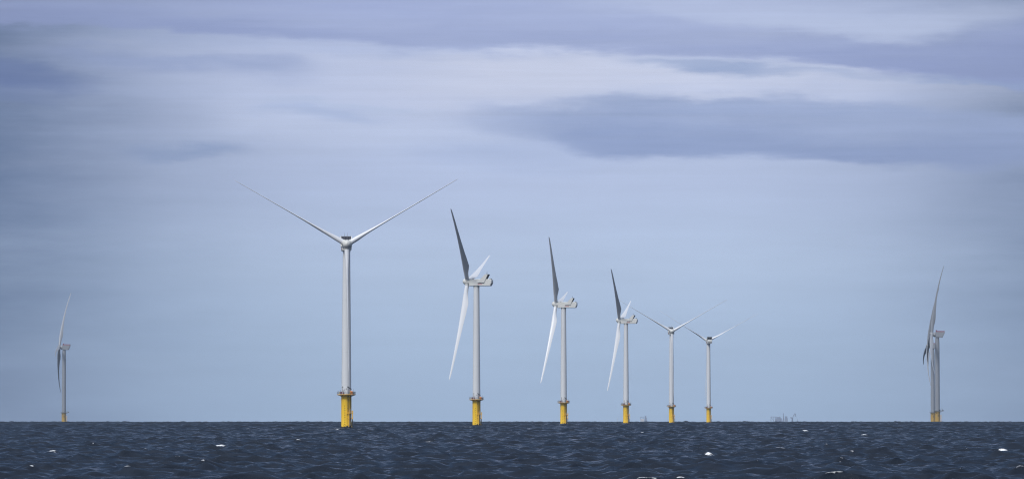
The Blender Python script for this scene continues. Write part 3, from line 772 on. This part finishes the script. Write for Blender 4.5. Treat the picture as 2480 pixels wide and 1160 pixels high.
# ------------------------------------------------------------------ the big far turbines at both sides
HUB_B, TILT_B, HUBX_B = 126.0, R(6.8), 7.9
def make_turbine_b():
    root = empty('offshore_turbine', (0, 0, 0))
    def rad(r, a, z): return Vector((r * math.sin(a), -r * math.cos(a), z))
    tp = MB().lathe([(3.75, -6), (3.75, 15.6), (3.85, 15.7), (3.85, 16.2)], 40).build('foundation', M_yel_shaded, root)
    text_obj('identity_sign', 'D', 3.4, M_marks, tp, Matrix.Rotation(R(14), 4, 'Z') @ face(0, -3.8, 9.6, 0), .8)
    fr = MB()
    for a_ in (-16,): 
        p = rad(3.78, R(a_), 13.4); fr.box(p.x - .7, p.x + .7, p.y - .06, p.y + .1, 12.8, 14.2)
    fr.build('hatch', M_marks, tp)
    bl = MB()
    for y in (-1.2, .9): bl.tube((5.0, y, -5), (5.0, y, 10.5), .28, 8)
    for z in (2, 6, 9.5): bl.tube((3.6, -.6, z), (5.0, -1.2, z), .18, 6); bl.tube((3.6, .4, z), (5.0, .9, z), .18, 6)
    bl.box(3.6, 5.6, -1.5, 1.3, 9.4, 9.6)
    bl.path([(5.5, -1.4, 9.6), (5.5, -1.4, 11), (4.0, -1.4, 11)], .08)
    bl.build('boat_landing', M_yel2, tp)
    dk = MB(); dk.bbox(-4.9, 8.6, -5, 5, 16.2, 16.75, .1)
    for x in (-4.2, 5, 7): dk.tube((math.copysign(3.6, x), 0, 14.6), (x, 0, 16.2), .2, 6)
    deck = dk.build('platform', M_grey, root)
    rl = MB()
    xs = np.linspace(-4.8, 8.5, 12)
    for y in (-4.9, 4.9):
        for x in xs: rl.tube((x, y, 16.7), (x, y, 18.0), .06, 5)
        for z in (17.3, 18.0): rl.tube((-4.8, y, z), (8.5, y, z), .05, 5)
    for x in (-4.8, 8.5):
        for z in (17.3, 18.0): rl.tube((x, -4.9, z), (x, 4.9, z), .05, 5)
    rl.build('railing', M_grey, deck)
    eq = MB(); eq.bbox(1.6, 3.6, -4.4, -2.8, 16.75, 18.6, .1); eq.bbox(7, 8.3, -3, -1, 16.75, 18.0, .1)
    eq.build('equipment_cabinet', M_dark, deck)
    dv = MB(); dv.tube((6.8, -3.5, 16.75), (6.8, -3.5, 19.8), .16, 6); dv.tube((6.8, -3.5, 19.7), (5.8, -3.2, 20.4), .12, 6); dv.tube((5.4, -3.9, 16.7), (5.4, -3.9, 21.5), .06, 5)
    dv.build('davit_crane', M_grey, deck)
    top = HUB_B - 4.3
    tw = MB().lathe([(3.5, 16.75), (3.5, 17.5), (3.42, 40), (3.32, 70), (3.22, 100), (3.15, top - 9), (2.9, top - 4), (2.72, top - .5), (2.72, top + .1)], 40).build('tower', M_tower_shaded, root)
    na = MB()
    prof = [(-7.4, -4.3), (2.4, -3.9), (2.4, 3.7), (-10.6, 3.9), (-10.4, 2.0)]
    w, b = 3.9, .4
    def inset(p, d): return (p[0] - d * (1 if p[0] > 0 else -1), p[1] - d * (1 if p[1] > 0 else -1))
    na.loft([[(x, yy, z) for x, z in [(inset(p, d) if d else p) for p in prof]] for yy, d in ((-w, b), (-w + b, 0), (w - b, 0), (w, b))], smooth=False)
    nac = na.build('nacelle', M_tower_shaded, root); nac.location.z = HUB_B
    Mx = Matrix.Rotation(math.pi / 2, 4, 'Y')
    MB().lathe([(3.2, 2.35), (3.4, 2.5), (3.4, 4.6), (3.1, 4.9), (2.4, 5.6)], 36, M=Mx).build('generator', M_tower_shaded, nac)
    rl = MB()
    for y in (-3.7, 3.7):
        rl.box(-10.4, 1.6, y - .06, y + .06, 3.95, 5.25)
    rl.box(-10.45, -10.33, -3.6, 3.6, 3.95, 5.25)
    rails = rl.build('heli_hoist_rail', M_railred, nac)
    MB().bbox(.1, 2.0, -2.6, 2.6, 3.72, 6.6, .2).build('cooler', M_maroon, nac)
    hb = MB().lathe([(2.5, -2.7), (2.75, -2.2), (2.85, 0), (2.7, 1.2), (2.2, 2.3), (1.3, 3.1), (.4, 3.4), (.03, 3.42)], 36, M=Mx)
    hub = hb.build('hub', M_tower_shaded, root)
    CH = [(0, 4.0), (.05, 4.2), (.15, 5.7), (.22, 5.6), (.32, 4.2), (.5, 2.5), (.7, 1.7), (.9, 1.1), (.985, .6), (1, .1)]
    TH = [(0, .9), (.15, .5), (.22, .4), (.33, .3), (.5, .24), (.8, .19), (1, .16)]
    blade = blade_mesh(2.4, 100, 4.0, CH, TH, [(0, 14), (.2, 11), (.4, 5), (.7, 1), (1, 0)], lambda t: -.075 * t + .13 * t * t, lambda t: .5 - .2 * min(1, t / .22), 'blade').build('blade', M_blade_shaded, root)
    MB().lathe([(2.08, 2.2), (2.08, 3.2), (2.02, 3.25)], 28).build('root_collar', M_tower_shaded, blade)
    copy_tree(blade, root); copy_tree(blade, root)
    return root
protoB = make_turbine_b()
GB = 'larger distant turbines with red roof rails'
FAR = [
    (2269.8, 6950, (-.998, -.064), (4.6, -115.4, 124.6), 'big side-on turbine at the far right, nearer of the overlapping pair'),
    (2258.6, 8030, (-.995, -.097), (12, -108, 132), 'turbine half hidden behind the big one at the far right, its rotor hub lower down'),
    (155.3, 8150, (-.996, .09), (-20, 100, -140), 'lone hazy turbine on the left edge of the picture, one blade straight up'),
]
for i, (px, d, n, ph, lab) in enumerate(FAR):
    o = protoB if i == 0 else copy_tree(protoB)
    tag(o, lab, 'wind turbine', GB)
    place(o, px, d)
    pose(o, sight(px, n), TILT_B, HUBX_B, HUB_B, ph)

# ------------------------------------------------------------------ ships below the horizon
M_ship = mat('ship_blue_grey', (0.17, 0.21, 0.30), 0.6, scale=.2)
M_ship2 = mat('ship_upperworks', (0.16, 0.195, 0.28), 0.6, scale=.2)
M_shipw = mat('ship_pale_paint', (0.45, 0.45, 0.47), 0.6, scale=.2)
def hull_mb(L0, L1, wdt, h, rake):
    m = MB(); rings = []
    for t in np.linspace(0, 1, 13):
        x = L0 + (L1 - L0) * t
        f = min(1.0, (1 - t) / .22) ** .6 if t > .78 else min(1.0, .75 + t * 2)
        f = max(f, .03)
        y = wdt / 2 * f
        zb = -4 + (0 if t < .85 else (t - .85) * 20)
        rx = rake * (max(0, t - .8) / .2)
        rings.append([(x + rx, -y, h), (x, -y * .9, 1), (x, -y * .5, zb), (x, y * .5, zb), (x, y * .9, 1), (x + rx, y, h)])
    m.loft(rings, smooth=False)
    return m
D1 = 20000.0
S1 = F / D1
cx1 = (1897 - 1240) / S1
ship = empty('construction_ship', (cx1, D1, drop(cx1, D1)))
tag(ship, 'hazy offshore work ship with gantry, mast and bent crane, beyond the horizon', 'ship')
XS = lambda px: (px - 1897) / S1
ZS = lambda py: CAM_H + (LEVEL + .8 - py) / F * D1 - drop(cx1, D1)
hull_mb(XS(1862), XS(1935), 24, 9, 5).build('hull', M_ship, ship)
m = MB(); m.bbox(XS(1880), XS(1890), -9, 9, 8.9, ZS(1008.8), .6); m.bbox(XS(1877.5), XS(1881), -8, 8, 8.9, ZS(1013), .5); m.bbox(XS(1889), XS(1893), -7, 7, 8.9, ZS(1012), .5)
m.tube((XS(1887), 0, ZS(1009)), (XS(1889), 0, ZS(1006)), .7, 6)
m.build('superstructure', M_ship, ship)
m = MB()
for y in (-7, 7):
    m.box(XS(1866.5), XS(1880.3), y - .7, y + .7, ZS(1009.2), ZS(1008))
    for p in (1866.8, 1873.6, 1877.6): m.box(XS(p) - .7, XS(p) + .7, y - .6, y + .6, 8.9, ZS(1009))
    m.tube((XS(1867), y, ZS(1009)), (XS(1873), y, ZS(1018)), .4, 5)
for p in (1867, 1873.6): m.box(XS(p) - .5, XS(p) + .5, -7, 7, ZS(1009.1), ZS(1008.2))
m.build('gantry', M_ship2, ship)
m = MB(); m.tube((XS(1897), 0, 8.9), (XS(1897), 0, ZS(999.8)), 1.9, 8, 1.1)
m.tube((XS(1894.6), 0, 8.9), (XS(1896.6), 0, ZS(1008.5)), .9, 6); m.tube((XS(1899.6), 0, 8.9), (XS(1897.4), 0, ZS(1008.5)), .9, 6)
m.box(XS(1895.4), XS(1899), -1, 1, ZS(1008.6), ZS(1007.9)); m.box(XS(1895.3), XS(1897), -1, 1, ZS(1003.5), ZS(1002.8))
m.build('mast', M_ship2, ship)
m = MB(); m.prism([(XS(1901), 8.9), (XS(1907.5), 8.9), (XS(1907), ZS(1012)), (XS(1905.6), ZS(1008.2)), (XS(1901.4), ZS(1008.2)), (XS(1900.6), ZS(1012))], -7, 7)
m.box(XS(1900.9), XS(1906.2), -7.4, 7.4, ZS(1008.15), ZS(1007.2))
m.build('funnel_block', M_ship, ship)
m = MB(); m.lathe([(2.9, 8.9), (2.7, ZS(1013.5)), (3.3, ZS(1013)), (3.1, ZS(1011.4))], 12, XS(1918.3), 0)
m.box(XS(1914), XS(1917), -2.2, 2.2, ZS(1012.2), ZS(1009.3))
m.tube((XS(1914.5), 0, ZS(1010.5)), (XS(1919), 0, ZS(1012.5)), 1.8, 6)
ped = m.build('crane', M_ship2, ship)
m = MB(); m.path([(XS(1918.8), 0, ZS(1011.5)), (XS(1921.5), 0, ZS(1005.5)), (XS(1923.6), 0, ZS(1001)), (XS(1925.5), 0, ZS(1000.7)), (XS(1926.8), 0, ZS(1003.5)), (XS(1925.2), 0, ZS(1008.4))], 1.25, 8)
m.path([(XS(1925.5), 0, ZS(1001)), (XS(1923.6), 0, ZS(1004.5)), (XS(1921.5), 0, ZS(1006.2))], .55, 6)
m.tube((XS(1926.8), 0, ZS(1003.5)), (XS(1928), 0, ZS(1013)), .3, 5)
m.build('boom', M_ship2, ped)
m = MB(); m.tube((XS(1930.6), 0, 8.9), (XS(1930.4), 0, ZS(1013.5)), 1.6, 6, .5)
m.build('bow_mast', M_ship2, ship)

D2 = 19000.0
S2 = F / D2
cx2 = (1559 - 1240) / S2
frt = empty('distant_ship', (cx2, D2, drop(cx2, D2)))
tag(frt, 'faint ship on the horizon, only its pale upperworks and dark funnel showing', 'ship')
XS = lambda px: (px - 1559) / S2
ZS = lambda py: CAM_H + (LEVEL + .8 - py) / F * D2 - drop(cx2, D2)
hull_mb(XS(1540), XS(1572), 16, 6, 3).build('hull', M_ship, frt)
m = MB(); m.bbox(XS(1551), XS(1560), -6, 6, 5.9, ZS(1013.4), .4); m.build('superstructure', M_shipw, frt)
m = MB(); m.box(XS(1550.3), XS(1555.5), -4, 4, ZS(1009.6), ZS(1008.4))
for p in (1551, 1555): m.tube((XS(p), 0, 5.9), (XS(p), 0, ZS(1009.5)), .35, 5)
m.tube((XS(1558), 0, 5.9), (XS(1558), 0, ZS(1008)), .8, 6); m.build('bridge_deck', M_ship2, frt)
m = MB(); m.prism([(XS(1560.8), 5.9), (XS(1567.6), 5.9), (XS(1565.8), ZS(1011)), (XS(1564.2), ZS(1006)), (XS(1561.7), ZS(1006)), (XS(1561), ZS(1011))], -4, 4)
m.build('funnel_block', M_ship, frt)

dp = 8600.0
xp = (1495.6 - 1240) / F * dp
m = MB().tube((0, 0, -2), (0, 0, 8.6), .28, 8, .16).lathe([(.9, -1.5), (.9, .8), (.3, 1.2)], 12).lathe([(.1, 7.6), (.45, 7.7), (.45, 8.3), (.1, 8.6)], 10)
o = m.build('marker_pole', M_white); o.location = (xp, dp, drop(xp, dp))
tag(o, 'thin pale pole standing alone on the horizon beside a yellow turbine base', 'marker pole')

# ------------------------------------------------------------------ haze over the water
hz = MB().box(-24500, 24500, -24500, 24500, -42, 262)
hm = bpy.data.materials.new('sea_haze'); hm.use_nodes = True
t = hm.node_tree; t.nodes.clear()
pv = t.nodes.new('ShaderNodeVolumePrincipled'); mo = t.nodes.new('ShaderNodeOutputMaterial')
pv.inputs['Color'].default_value = (0.72, 0.85, 1.0, 1)
pv.inputs['Density'].default_value = 2.1e-5
t.links.new(pv.outputs[0], mo.inputs['Volume'])
ho = hz.build('haze', hm)
tag(ho, 'thin pale sea haze', 'haze', kind='stuff')
